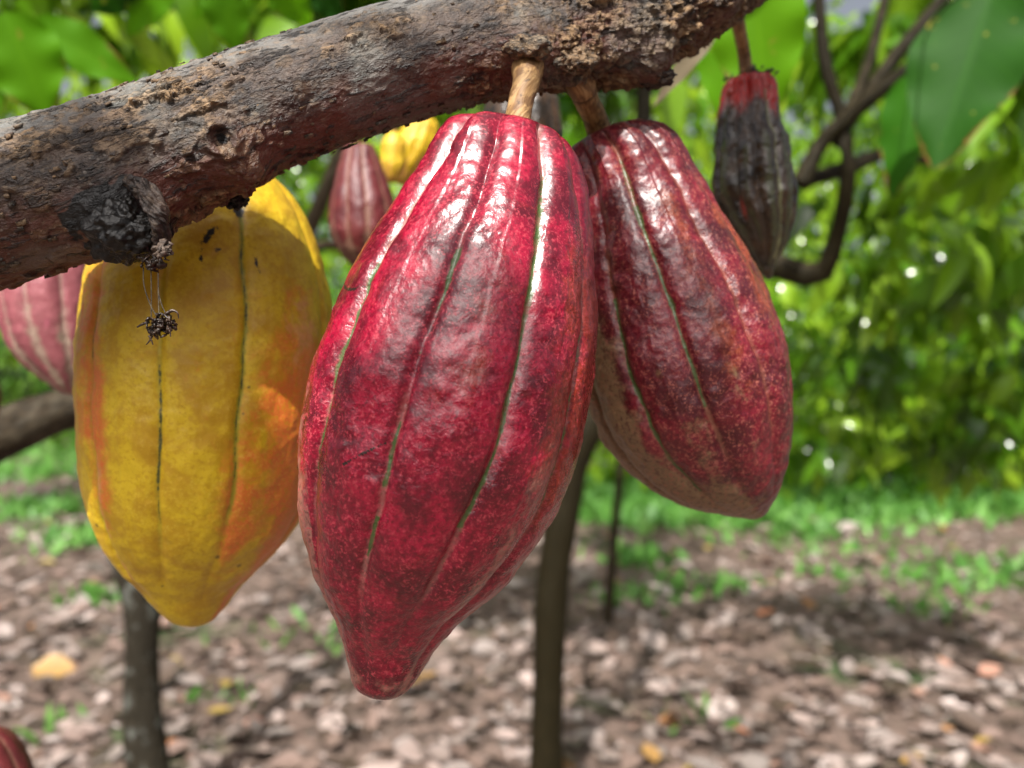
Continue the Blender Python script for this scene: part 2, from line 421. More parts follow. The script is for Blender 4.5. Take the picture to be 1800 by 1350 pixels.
    if stalk:
        pts = [np.append(P(a, b, d), w/FPX*d) for (a, b, d, w) in stalk]
        ring_at = .5
        s = tube('stalk', pts, M['stalk'], o, 90, 36, .09, 1.4, base,
                 disp=lambda bc, s, th, rr: rr*(1+.05*bell(s, s.max()*.53, .0012)-.10*bell(s, s.max()*.56, .0006)+.08*(1-smooth(0, .22, s/s.max()))+.07*fbm(bc*np.array([260, 600, 600]), 4)))
        me = s.data; nn = len(me.vertices); bcv = np.zeros(nn*3, np.float32); me.attributes['bc'].data.foreach_get('vector', bcv)
        sv = bcv.reshape(-1, 3)[:, 0]; mx = sv.max()
        rg = np.exp(-((sv-mx*.56)/.0007)**2)
        a = me.attributes.new('ring', 'FLOAT', 'POINT'); a.data.foreach_set('value', rg.astype(np.float32))
    return o

# main crimson pod
def mask_main(t, g, gap, x):
    m1 = .07+.75*smooth(28, 50, g)*smooth(.12, .3, t)*(1-smooth(.55, .8, t))+.35*bell(g, 5, 16)*bell(t, .42, .2)
    m2 = .62*bell(gap, 1, .35)*(smooth(48, 60, g)+.9*bell(g, -72, 14))*smooth(.3, .55, t)+.55*bell(t, .965, .03)+.75*(g < -62)*smooth(.55, .75, t)+.55*bell(g, 42, 7)*smooth(.45, .6, t)
    sc = 0.85*bell(t, .585-(g+27)*.003, .0022)*(np.abs(g+28) < 8)+.9*bell(t, .358-.00045*(g+62)*(g+62)*.25, .003)*(np.abs(g+62) < 11)
    return {'m1': m1, 'm2': m2, 'sc': sc}
pod('large glossy crimson cocoa pod with green furrow lines, hanging in front of the others', (905, 196), (684, 1224),
    [(835, 197), (800, 210), (765, 250), (742, 290), (700, 352), (655, 415), (612, 490), (580, 560), (552, 640), (533, 730), (527, 800), (530, 880), (540, 950), (562, 1020), (585, 1075), (605, 1135), (612, 1175), (630, 1208)],
    [(960, 207), (985, 225), (1003, 260), (1022, 320), (1036, 400), (1044, 500), (1044, 600), (1037, 680), (1020, 780), (995, 860), (950, 940), (890, 1020), (820, 1085), (765, 1145), (735, 1195), (712, 1216)],
    .300, M['pod_crimson'], lean=-.012, furrow_angles=[-49, -12, 25, 60, 96, 132, 168, 204, 240, 275], twist=-18, twist_pow=2.2,
    lines={0: [(.16, .30, .3), (.3, .70, 1)], 1: [(.27, .375, 1), (.42, .44, .8), (.53, .64, 1), (.665, .75, 1)], 2: [(.10, .2, .5), (.17, .68, 1), (.71, .74, .6)], 3: [(.2, .66, .6)]},
    halos={0: [(.06, .36, .75), (.33, .72, .4)], 1: [(.25, .38, .25), (.50, .80, .4)], 2: [(.02, .28, .4), (.25, .80, .3)], 3: [(.15, .7, .25)]},
    amp=.050, groove=.032, top_amp=.14, masks=mask_main, res=(420, 480), lump=.035, dimple=.010,
    stalk=[(930, 66, .345, 36), (929, 104, .321, 32), (927, 130, .307, 27), (924, 150, .302, 23), (914, 190, .300, 22), (909, 235, .300, 25)])

# maroon pod on the right
def mask_r(t, g, gap, x):
    m1 = .5*bell(g, 24, 9)*smooth(.1, .25, t)*(1-smooth(.6, .8, t))+.7*smooth(45, 62, g)*smooth(.1, .3, t)*(1-smooth(.5, .68, t))+.1*bell(gap, 1, .5)
    m2 = 1.15*smooth(-14, -58, g)*smooth(.3, .55, t)+.85*smooth(.82, .95, t)*(1-smooth(0, 35, g))+.6*smooth(.72, .9, t)*(1-smooth(-30, 5, g))+.5*bell(g, -2, 7)*smooth(.55, .75, t)+.35*bell(gap, 1, .3)*smooth(.3, .6, t)
    return {'m1': m1, 'm2': m2*1.0}
pod('maroon cocoa pod leaning right with tan flushed side, hung behind the large crimson one', (1062, 222), (1330, 912),
    [(1000, 236), (992, 262), (1000, 330), (1008, 420), (1012, 520), (1018, 620), (1030, 700), (1055, 765), (1095, 822), (1150, 868), (1210, 895), (1270, 907), (1310, 912)],
    [(1110, 208), (1150, 218), (1190, 250), (1225, 305), (1262, 370), (1308, 440), (1345, 500), (1372, 570), (1388, 640), (1394, 710), (1390, 775), (1375, 835), (1358, 880), (1345, 903)],
    .365, M['pod_maroon'], lean=.0, furrow_angles=[-70, -34, -2, 36, 70, 106, 142, 180, 216, 252], twist=12, twist_pow=1.4,
    lines={0: [(.52, .75, 1)], 1: [(.40, .88, 1)], 2: [(.10, .36, .45), (.22, .66, .9), (.5, .7, 1)], 3: [(.3, .6, .0)]},
    halos={0: [(.5, .8, .3)], 1: [(.3, .9, .45)], 2: [(.05, .8, .6)], 3: [(.1, .8, .3)], 4: [(.1, .9, .3)]},
    amp=.055, groove=.028, top_amp=.15, masks=mask_r, res=(380, 440), lump=.045, dimple=.010,
    stalk=[(1000, 80, .356, 34), (1010, 118, .334, 30), (1018, 140, .330, 27), (1026, 165, .336, 23), (1044, 205, .353, 21), (1060, 250, .364, 24)])

# yellow pod
def mask_y(t, g, gap, x):
    m1 = 1.2*bell(g, 42, 22)*bell(t, .56, .24)+.35*bell(g, 14, 9)*bell(t, .72, .10)+.65*bell(g, -62, 16)*smooth(.2, .35, t)*(1-smooth(.5, .75, t))+.5*bell(g, -50, 8)*bell(t, .22, .12)+.7*bell(g, 58, 14)*smooth(.55, .75, t)+.8*bell(g, -50, 8)*bell(t, .62, .16)+.5*bell(g, 20, 8)*bell(t, .78, .08)+.2*bell(g, -5, 25)*bell(t, .5, .3)
    m2 = .75*bell(g, 42, 12)*bell(t, .38, .10)+.5*bell(g, -52, 5)*smooth(.5, .7, t)+.5*smooth(62, 80, np.abs(g))*smooth(.25, .5, t)
    sc = 1.0*bell(g, -3-110*(t-.215), 2.4)*bell(t, .215, .024)+.8*bell(g, 19+60*(t-.26), 1.0)*bell(t, .26, .022)+.7*bell(g, 3, 3.)*bell(t, .237, .006)+.7*bell(g, -5, .9)*bell(t, .255, .012)+1.0*bell(g, 10, 5)*bell(t, .15, .02)
    return {'m1': m1, 'm2': m2, 'sc': sc}
pod('ripe yellow and orange cocoa pod with dark seams, behind the thick branch', (405, 268), (345, 1099),
    [(300, 300), (240, 340), (195, 385), (160, 440), (142, 500), (130, 590), (127, 680), (131, 770), (142, 850), (168, 925), (205, 985), (248, 1030), (282, 1070), (310, 1092)],
    [(462, 290), (492, 315), (520, 350), (548, 400), (570, 465), (583, 530), (588, 610), (585, 700), (573, 790), (552, 870), (520, 935), (470, 990), (425, 1035), (390, 1078), (368, 1095)],
    .385, M['pod_yellow'], lean=.0, furrow_angles=[-78, -56, -21, 12, 60, 92, 128, 170, 205, 245], twist=2, twist_pow=1.2,
    lines={0: [(.5, .6, .6)], 1: [(.12, .2, .6), (.38, .47, 1)], 2: [(.44, .62, .5), (.5, .76, 1), (.62, .74, 1), (.78, .80, 1)], 3: [(.06, .30, .8), (.24, .68, 1)], 4: [(.72, .86, .7)]},
    halos={2: [(.3, .8, .35)], 3: [(.1, .75, .8)], 1: [(.1, .8, .3)], 4: [(.6, .9, .3)]},
    amp=.026, groove=.022, top_amp=.03, masks=mask_y, res=(380, 440), lump=.03, dimple=.004,
    stalk=[(412, 225, .355, 24), (411, 255, .365, 24), (409, 280, .377, 24), (405, 315, .385, 26)])

# rotten dark pod, top right
def mask_rot(t, g, gap, x):
    m1 = 1.15*(1-smooth(.02, .36, t+.07*fbm(x*40, 2)+.04*np.sin(g*.09)))+.75*bell(g, -22, 7)*bell(t, .67, .07)  # red top, plus a spot of subsurface glow painted as colour
    m2 = .75*bell(gap, 1, .5)*smooth(.25, .4, t)
    return {'m1': m1, 'm2': m2*1.1}
o_rot = pod('small shrivelled blackened cocoa pod with a red top, right of the maroon one', (1318, 128), (1352, 492),
    [(1290, 130), (1270, 150), (1265, 190), (1260, 240), (1256, 300), (1256, 350), (1268, 385), (1292, 415), (1318, 450), (1338, 480)],
    [(1345, 130), (1365, 148), (1370, 185), (1372, 220), (1388, 255), (1395, 300), (1398, 350), (1395, 395), (1380, 430), (1362, 465)],
    .46, M['pod_rot'], furrow_angles=[-62, -28, 2, 36, 72, 108, 144, 180, 216, 252], twist=6,
    lines={2: [(.1, .5, .0)], 3: [(.12, .92, 1)], 4: [(.3, .95, 1)]}, halos={3: [(.2, .9, .5)], 4: [(.3, .9, .7)], 1: [(.3, .8, .3)]},
    amp=.10, groove=.03, top_amp=.10, masks=mask_rot, res=(240, 300), lump=.07, dimple=.006,
    stalk=[(1292, 15, .43, 13), (1298, 45, .44, 12), (1307, 90, .455, 11), (1314, 145, .46, 12)])
# frilly dark calyx on it
def crumbs(name, center, rad, n, size, material, parent, origin, flat=.5, seed=1):
    rg = np.random.default_rng(seed); V = []; Q = []
    for i in range(n):
        d = rg.normal(size=3); d /= np.linalg.norm(d); c = np.array(center)+d*np.array(rad)*rg.uniform(.3, 1)
        a = rg.normal(size=3); a /= np.linalg.norm(a); b = np.cross(a, d); b /= (np.linalg.norm(b)+1e-9); cc = np.cross(a, b)
        s = size*rg.uniform(.4, 1.4); k = len(V)
        for sa in (-1, 1):
            for (sb, sc_) in ((-1, -1), (1, -1), (1, 1), (-1, 1)):
                V.append(c+a*sa*s*(1+.5*rg.random())+b*sb*s*flat*rg.uniform(.5, 1.2)+cc*sc_*s*flat*.6*rg.uniform(.4, 1.2))
        Q += [(k, k+3, k+2, k+1), (k+4, k+5, k+6, k+7), (k, k+1, k+5, k+4), (k+1, k+2, k+6, k+5), (k+2, k+3, k+7, k+6), (k+3, k, k+4, k+7)]
    return mk(name, np.array(V)-np.array(origin), Q, material, parent, shade=False)
bO = P(1318, 128, .46)
crumbs('calyx', P(1318, 133, .46), (.017, .014, .0022), 70, .0016, M['husk_bits'], o_rot, bO, seed=4)

# background pods
def mask_bg(t, g, gap, x): return {'m1': .2*bell(gap, 1, .4), 'm2': .6*bell(gap, 0, .5)*smooth(.3, .7, t)+.3*smooth(.6, .9, t)}
bgp = dict(amp=.05, groove=.02, top_amp=.05, masks=mask_bg, res=(120, 160), lump=.03)
ALLF = {k: [(.05, .9, .8)] for k in range(10)}
pod('blurred pink ribbed cocoa pod under the left end of the branch', (70, 330), (125, 695),
    [(20, 350), (-12, 400), (-20, 470), (-12, 540), (5, 600), (40, 645), (80, 675), (105, 690)],
    [(120, 345), (160, 400), (178, 470), (180, 540), (175, 600), (160, 655), (142, 685)], .58, M['pod_pink'], furrow_angles=[-60+36*k for k in range(10)], halos=ALLF, lines={}, stalk=[(75, 290, .56, 12), (72, 345, .58, 12)], **bgp)
pod('dull red cocoa pod out of focus between the yellow and the crimson pods', (632, 238), (640, 478),
    [(612, 248), (600, 275), (588, 320), (580, 370), (580, 405), (592, 438), (612, 462)],
    [(655, 248), (668, 280), (684, 325), (697, 370), (698, 410), (685, 440), (662, 465)], .62, M['pod_dull'], furrow_angles=[-66+36*k for k in range(10)], halos=ALLF, stalk=[(634, 190, .60, 7), (632, 246, .62, 7)], **bgp)
pod('small yellow cocoa pod far behind the branch', (742, 196), (705, 326),
    [(715, 215), (695, 245), (683, 275), (684, 300), (692, 318)],
    [(762, 205), (770, 232), (766, 262), (750, 292), (728, 316)], .70, M['pod_yellow'], furrow_angles=[-66+36*k for k in range(10)], stalk=[(752, 150, .69, 6), (743, 204, .70, 6)], **bgp)
pod('yellow cocoa pod with a lighter flank, tucked against another small yellow one', (694, 226), (686, 322),
    [(680, 236), (671, 258), (670, 285), (676, 308)], [(708, 238), (714, 262), (712, 290), (702, 312)], .66, M['pod_yellow'], furrow_angles=[-50+36*k for k in range(10)], stalk=[(698, 190, .65, 5), (694, 232, .66, 5)], **bgp)
pod('dark withered cocoa pod tip showing behind the crimson pod stalk', (905, 120), (925, 330),
    [(870, 150), (853, 185), (850, 230), (868, 280), (900, 318)], [(950, 150), (985, 185), (990, 230), (975, 280), (945, 318)], .50, M['pod_rot'], furrow_angles=[-60+36*k for k in range(10)], stalk=[(902, 85, .47, 9), (905, 128, .50, 9)], **bgp)
pod('reddish cocoa pod cut off by the lower left corner', (-30, 1262), (-20, 1700),
    [(-75, 1275), (-115, 1340), (-130, 1430), (-120, 1530), (-80, 1630)], [(0, 1278), (35, 1315), (60, 1370), (75, 1450), (60, 1550), (25, 1650)], .5, M['pod_dull'], furrow_angles=[-60+36*k for k in range(10)], halos=ALLF, stalk=[(-60, 1180, .5, 9), (-32, 1270, .5, 9)], **bgp)
pod('dark red cocoa pod barely showing at the left edge below the pink one', (-45, 630), (-48, 770),
    [(-85, 655), (-96, 695), (-85, 740)], [(-12, 655), (5, 695), (-5, 738)], .7, M['pod_dull'], furrow_angles=[-60+36*k for k in range(10)], halos=ALLF, stalk=[(-50, 600, .7, 6), (-45, 636, .7, 6)], **bgp)

# ------------------------------------------------------------------ main branch
rows = []
for (x, y, d, r) in [(-260, 440, .288, 142), (-120, 402, .289, 138), (0, 366, .290, 133), (200, 303, .294, 124), (400, 217, .302, 110), (600, 147, .312, 101), (800, 84, .323, 97),
                     (950, 54, .332, 97), (1080, 42, .342, 100), (1180, -5, .355, 96), (1300, -78, .375, 88), (1450, -180, .40, 84), (1640, -300, .43, 80)]:
    p = P(x, y, d); rows.append([*p, r/FPX*d*.985])
BO = P(0, 366, .29)
branch = thing('cacao_branch', 'thick rough brown branch running across the top with all the large pods hanging from it', 'branch', BO)
def build_branch():
    n, m = 1150, 420
    cr, s = resample(rows, n); c = cr[:, :3]; r = cr[:, 3]
    T, A, B = frames(c)
    th = np.linspace(0, 2*np.pi, m, endpoint=False); ct, st = np.cos(th), np.sin(th)
    s2 = s[:, None]+0*th[None]
    bc = np.stack([s2, r[:, None]*ct, r[:, None]*st], -1)
    rr = r[:, None]*(1+.045*fbm(bc*np.array([22, 40, 40]), 2))
    # bark relief: raised flakes and cracks
    w = np.stack([fbm(bc*90+5, 2), fbm(bc*90+45, 2), fbm(bc*90+85, 2)], -1)*.0025
    b2 = bc+w
    fl = fbm(b2*np.array([46, 230, 230]), 4, .6)
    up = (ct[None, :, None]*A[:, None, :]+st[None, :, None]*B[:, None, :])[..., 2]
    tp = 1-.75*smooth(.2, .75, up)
    zone = smooth(-.2, .3, fbm(bc*np.array([16, 34, 34])+9, 3)+.22*bell(up, .25, .35))
    flake = smooth(.02, .16, fl)*zone
    crack = smooth(.0, .10, np.abs(fbm(b2*np.array([60, 230, 230])+33, 3)))
    cross = smooth(.0, .08, np.abs(fbm(b2*np.array([260, 80, 80])+71, 3)))
    right = smooth(.12, .2, s2-.06)
    f2 = smooth(.06, .15, fbm(bc*np.array([200, 330, 330])+55, 3, .6))
    f3 = smooth(.05, .16, fbm(bc*np.array([420, 210, 210])+155, 3, .6))*right
    rr = rr+.0012*flake*(.5+f2*tp)*(.4+.6*tp)+.0009*f2*zone*tp+.0011*f3*zone-.0005*(1-crack)*zone-.0006*(1-cross)*right*zone
    rr = rr+.00045*fbm(bc*np.array([420, 620, 620]), 3)+.0008*fbm(bc*np.array([90, 150, 150])+12, 2)
    wart = smooth(.20, .34, fbm(bc*np.array([150, 200, 200])+31, 2))*(1-smooth(.15, .20, s2))*(1-smooth(.3, .7, up))
    rr = rr+.0012*wart
    v = c[:, None, :]+rr[..., None]*(ct[None, :, None]*A[:, None, :]+st[None, :, None]*B[:, None, :])
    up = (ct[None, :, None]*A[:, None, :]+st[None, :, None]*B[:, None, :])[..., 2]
    # local swellings around knots and stalk seats (world points, push outwards)
    N_ = ct[None, :, None]*A[:, None, :]+st[None, :, None]*B[:, None, :]
    wet_dark = np.zeros_like(rr)
    X2 = CX+v[..., 0]/v[..., 1]*FPX; Y2 = CY-(v[..., 2]-CAMZ)/v[..., 1]*FPX
    def d2(p):
        if len(p) == 2:
            ok = np.where((np.abs(X2-p[0]) < 7) & (np.abs(Y2-p[1]) < 7))
            if len(ok[0]):
                k = v[ok][:, 1].argmin(); p = v[ok][k]
            else: p = P(p[0], p[1], .31)
        return np.linalg.norm(v-np.array(p), axis=-1)
    k1 = (222, 392); k2 = (395, 238)
    dk = d2(k2)
    v = v+N_*(.0030*np.exp(-(dk/.011)**2)+.0020*np.exp(-((dk-.0048)/.0016)**2)*(1+.6*fbm(v*300, 2))-.0030*np.exp(-(dk/.0024)**2)*(1+.7*fbm(v*520, 3)))[..., None]
    ang = fbm(np.stack([dk*700, dk*0, dk*0], -1), 2)
    v = v+N_*(.0005*np.sin(dk*1500+9*fbm(v*120, 2))*np.exp(-(dk/.013)**2))[..., None]
    wet_dark = np.maximum(wet_dark, .8*np.exp(-(dk/.0020)**2))  # blackens the centre of the knot hole
    dk = d2(k1)
    v = v+N_*(.0085*np.exp(-(dk/.015)**2)*(1+.5*fbm(v*160, 3)))[..., None]
    wet_dark = np.maximum(wet_dark, 1-smooth(.010, .0185, dk+.012*fbm(v*140, 3)))
    for (x, y, d, h, w_) in [(930, 98, 0, .0060, .012), (1006, 108, 0, .0075, .013), (1085, 90, 0, .004, .012), (455, 300, 0, .003, .010), (500, 150, 0, .002, .012), (1146, 118, 0, .009, .011), (1280, 8, 0, .006, .010), (660, 70, 0, .003, .02), (412, 300, 0, .005, .012)]:
        dk = d2((x, y)); v = v+N_*(h*np.exp(-(dk/w_)**2))[..., None]
    fk = np.clip(.35*wart+flake*(.35+.65*f2)+.55*f2*zone+.6*f3*zone, 0, 1)*(1-smooth(.35, .9, up)*.75)
    v = v.reshape(-1, 3)-BO
    return mk('bark', v, grid_quads(n, m, True), M['bark'], branch, {'bc': bc.reshape(-1, 3), 'up': up.ravel(), 'fk': fk.ravel(), 'wet': wet_dark.ravel()})
build_branch()

def blob(name, c, rad, material, parent, origin, n=70, m=90, amp=.25, freq=120, seed=0.0, rot=None):
    u = np.linspace(0, np.pi, n)[:, None]; th = np.linspace(0, 2*np.pi, m, endpoint=False)[None]
    d = np.stack([np.sin(u)*np.cos(th), np.sin(u)*np.sin(th), np.cos(u)+0*th], -1)
    x = d*np.array(rad); x = x*(1+amp*fbm(x*freq+seed, 4, .6))[..., None]
    if rot is not None: x = x@np.array(rot.to_matrix()).T
    x = x+np.array(c)
    z = np.zeros(n*m)
    return mk(name, x.reshape(-1, 3)-np.array(origin), grid_quads(n, m, True)[:, ::-1], material, parent, {'bc': x.reshape(-1, 3), 'up': z, 'fk': z, 'wet': z})
from mathutils import Euler
for x_, y_, d_ in ((931, 84, .3035), (1003, 104, .314)):
    ob = blob('stalk_collar', P(x_, y_, d_), (.0092, .0058, .0052), M['bark'], branch, BO, amp=.75, freq=230, seed=x_)
    ob.data.attributes['fk'].data.foreach_set('value', np.full(len(ob.data.vertices), .7, np.float32))
blob('knot', P(226, 408, .2735), (.0135, .011, .0105), M['black_wet'], branch, BO, amp=.5, freq=150)
tube('knot_rim', [[*P(225, 318, .272), .0022], [*P(258, 338, .2665), .0034], [*P(278, 378, .266), .0034], [*P(284, 415, .269), .0030], [*P(272, 445, .273), .002]], M['bark'], branch, 160, 60, .5, 2.4, BO)
crumbs('scab', P(289, 440, .264), (.0028, .002, .0026), 60, .0011, M['scab'], branch, BO, .6, 12)
blob('broken_stub', P(1148, 132, .338), (.0095, .007, .0048), M['bark'], branch, BO, amp=.7, freq=260, rot=Euler((0, .1, .1)))
blob('bud_scar', P(1021, 103, .318), (.0026, .0022, .0024), M['black_wet'], branch, BO, amp=.4, freq=500)
blob('bud_scar', P(418, 345, .312), (.0045, .004, .0052), M['black_wet'], branch, BO, amp=.7, freq=420)
blob('bud_scar', P(1288, 18, .41), (.006, .006, .005), M['bark'], branch, BO, amp=.6, freq=260)
# corky crumbs standing off the bark silhouette
cr_, s_ = resample(rows, 400)
T_, A_, B_ = frames(cr_[:, :3]); Vc = []; Qc = []; rg = np.random.default_rng(3)
for i in range(1700):
    k = rg.integers(40, 330); a = rg.uniform(0, 2*np.pi)
    nr = A_[k]*math.cos(a)+B_[k]*math.sin(a); tg = T_[k]; bn = np.cross(tg, nr)
    c = cr_[k, :3]+nr*(cr_[k, 3]+.0006); s = rg.uniform(.0003, .00105); k0 = len(Vc); sl = rg.uniform(1, 2.2)
    for sa in (-1, 1):
        for (sb, sc_) in ((-1, -1), (1, -1), (1, 1), (-1, 1)):
            Vc.append(c+nr*sa*s*.55*rg.uniform(.4, 1.3)+tg*sb*s*sl*rg.uniform(.5, 1.2)+bn*sc_*s*rg.uniform(.4, 1.2))
    Qc += [(k0, k0+3, k0+2, k0+1), (k0+4, k0+5, k0+6, k0+7), (k0, k0+1, k0+5, k0+4), (k0+1, k0+2, k0+6, k0+5), (k0+2, k0+3, k0+7, k0+6), (k0+3, k0, k0+4, k0+7)]
z = np.zeros(len(Vc)); Vc = np.array(Vc)
mk('bark_flakes', Vc-BO, Qc, M['bark'], branch, {'bc': Vc, 'up': z, 'fk': np.repeat(rg.random(len(z)//8)*.9, 8), 'wet': z})['kind'] = 'stuff'

# hanging dried blossom
dO = P(266, 452, .268)
db = thing('dried_blossom', 'shrivelled dark dead blossom dangling on threads before the yellow pod', 'blossom', dO)
crumbs('stub', P(268, 462, .268), (.0055, .003, .0030), 46, .0011, M['husk_bits'], db, dO, .5, 5)
crumbs('blossom', P(281, 572, .268), (.0052, .004, .0042), 85, .00105, M['husk_bits'], db, dO, .55, 6)
for pts in ([(252, 470), (253, 500), (262, 530), (277, 560)], [(265, 465), (266, 500), (266, 562)], [(278, 480), (279, 515), (284, 535), (292, 553)], [(278, 510), (280, 562)]):
    tube('thread', [[*P(x, y, .268), .00022] for x, y in pts], M['thread'], db, 24, 8, .1, 2, dO)
for pts, w in (([(292, 552), (303, 546), (312, 550), (314, 560)], .0007), ([(262, 566), (250, 570), (241, 575)], .0006), ([(268, 590), (262, 600), (257, 606)], .0004), ([(262, 590), (266, 598), (269, 606)], .0004), ([(295, 575), (299, 584), (300, 592)], .0004)):
    tube('dry_petal', [[*P(x, y, .267), w*(1-.25*i)] for i, (x, y) in enumerate(pts)], M['husk_bits'], db, 20, 8, .2, 2, dO)

# ------------------------------------------------------------------ leaves
def leaf_template(nu, nv):
    u = np.linspace(0, 1, nu); v = np.linspace(-1, 1, nv)
    U, V = np.meshgrid(u, v, indexing='ij')
    w = np.power(np.sin(np.pi*np.power(U, .8)), .8)*(1-.25*U)*1.05
    w = np.where(U > .86, np.minimum(w, np.interp(U, [.86, 1], [.45, .0])), w)
    w = np.clip(w, 0, 1)
    return U, V, w, grid_quads(nu, nv, False)
def leaf_batch(pos, dirs, nrm, L, W, rnd, nu=6, nv=3, fold=.18, droop=.35, wave=0.0, seed=0):
    U, V, w, q = leaf_template(nu, nv); K = len(pos); npt = U.size
    dirs = dirs/np.linalg.norm(dirs, axis=1)[:, None]
    side = np.cross(dirs, nrm); side /= (np.linalg.norm(side, axis=1)[:, None]+1e-9)
    nn = np.cross(side, dirs)
    u, v, ww = U.ravel(), V.ravel(), w.ravel()
    L = np.asarray(L)[:, None]; W = np.asarray(W)[:, None]
    x = u[None]*L; y = (v*ww)[None]*W
    zz = np.abs(v*ww)[None]*W*fold-droop*L*(u**2)[None]
    if wave: zz = zz+wave*W*np.sin(u*19+np.arange(K)[:, None]*1.7)[:, :]*(np.abs(v)**2)[None]
    co = pos[:, None]+dirs[:, None]*x[..., None]+side[:, None]*y[..., None]+nn[:, None]*zz[..., None]
    quads = (q[None]+(np.arange(K)*npt)[:, None, None]).reshape(-1, 4)
    at = {'rnd': np.repeat(rnd, npt), 'lu': np.tile(u, K), 'lv': np.tile(v, K)}
    return co.reshape(-1, 3), quads, at
def single_leaf(b, tip, dep, wpx, mat_, parent, origin, rnd=.5, dtip=0.0, roll=0.0, droop=.12, name='leaf', fold=.15):
    p0 = P(*b, dep); p1 = P(*tip, dep+dtip); d = p1-p0; L = np.linalg.norm(d)
    view = -(p0+p1)/2+np.array([0, 0, CAMZ]); n0 = view/np.linalg.norm(view)
    sd = np.cross(d/L, n0); n1 = n0*math.cos(roll)+sd*math.sin(roll)
    co, q, at = leaf_batch(p0[None], d[None], n1[None], [L], [wpx/2/FPX*dep], np.array([rnd]), 28, 13, fold, droop, wave=.08)
    return mk(name, co-np.array(origin), q, mat_, parent, at)

# leafy twigs close behind the branch
tw = thing('leafy_twig', 'twig with two big bright green leaves at the upper left corner', 'twig', P(-60, 20, .85))
o_ = P(-60, 20, .85)
tube('stem', [[*P(-120, 10, .85), .003], [*P(-40, 15, .85), .0025], [*P(60, 40, .86), .0018]], M['bark_dark'], tw, 30, 10, .1, 2, o_)
single_leaf((8, 20), (82, 212), .85, 150, M['leaf'], tw, o_, .62, .03, .25)
single_leaf((52, 38), (245, 142), .87, 92, M['leaf'], tw, o_, .5, .05, -.35)
single_leaf((-50, 20), (-8, 190), .9, 110, M['leaf'], tw, o_, .35, .0, .2)
tw = thing('leafy_twig', 'leafy twig of mid green leaves above the branch left of centre', 'twig', P(330, -60, 1.0))
o_ = P(330, -60, 1.0)
tube('stem', [[*P(180, -60, 1.0), .004], [*P(330, -50, 1.0), .003], [*P(560, -30, 1.0), .002]], M['bark_dark'], tw, 30, 10, .1, 2, o_)
for b, t_, w_, rn, ml in [((380, -50), (418, 98), 88, .3, 'leaf'), ((300, -50), (215, 62), 80, .55, 'leaf'), ((480, -45), (545, 52), 80, .45, 'leaf'), ((545, -30), (610, 40), 60, .25, 'leaf_dark'), ((250, -40), (150, 30), 70, .3, 'leaf_dark'), ((420, -45), (330, 30), 60, .65, 'leaf')]:
    single_leaf(b, t_, 1.0, w_, M[ml], tw, o_, rn, .04, rng.uniform(-.5, .5))
tw = thing('leafy_twig', 'twig with a broad pale green leaf hanging behind the blackened pod', 'twig', P(1300, -80, .72))
o_ = P(1300, -80, .72)
tube('stem', [[*P(1220, -80, .72), .003], [*P(1300, -70, .72), .0025], [*P(1360, -60, .72), .0015]], M['bark_dark'], tw, 30, 10, .1, 2, o_)
single_leaf((1318, -70), (1352, 215), .74, 178, M['leaf'], tw, o_, .8, .02, .15, droop=.05)
single_leaf((1262, -60), (1285, 250), .9, 120, M['leaf'], tw, o_, .6, .02, -.3, droop=.05)
tw = thing('leafy_twig', 'twig with one large dark green drooping leaf at the upper right', 'twig', P(1760, -40, .8))
o_ = P(1760, -40, .8)
tube('stem', [[*P(1840, -60, .8), .003], [*P(1760, -30, .8), .0025], [*P(1700, -20, .8), .0015]], M['bark_dark'], tw, 30, 10, .1, 2, o_)
tube('stem', [[*P(1700, -20, .8), .0016], [*P(1640, 40, 1.0), .0014], [*P(1600, 132, 1.2), .001]], M['bark_dark'], tw, 30, 10, .1, 2, o_)
single_leaf((1745, -20), (1640, 290), 1.05, 205, M['leaf_dark'], tw, o_, .55, -.02, .2, droop=.06)
single_leaf((1600, 130), (1572, 350), 1.2, 88, M['leaf_dark'], tw, o_, 1.0, .0, -.3, droop=.06)
dl = thing('dry_leaf', 'pale tan dried leaf hanging from the branch end', 'leaf', P(1262, 50, .52))
single_leaf((1265, 45), (1140, 180), .52, 40, M['dry_leaf'], dl, P(1262, 50, .52), .7, .02, .5, droop=.15, name='leaf_blade')
single_leaf((1255, 60), (1175, 150), .53, 26, M['dry_leaf'], dl, P(1262, 50, .52), .4, .02, -.5, droop=.15, name='leaf_blade')

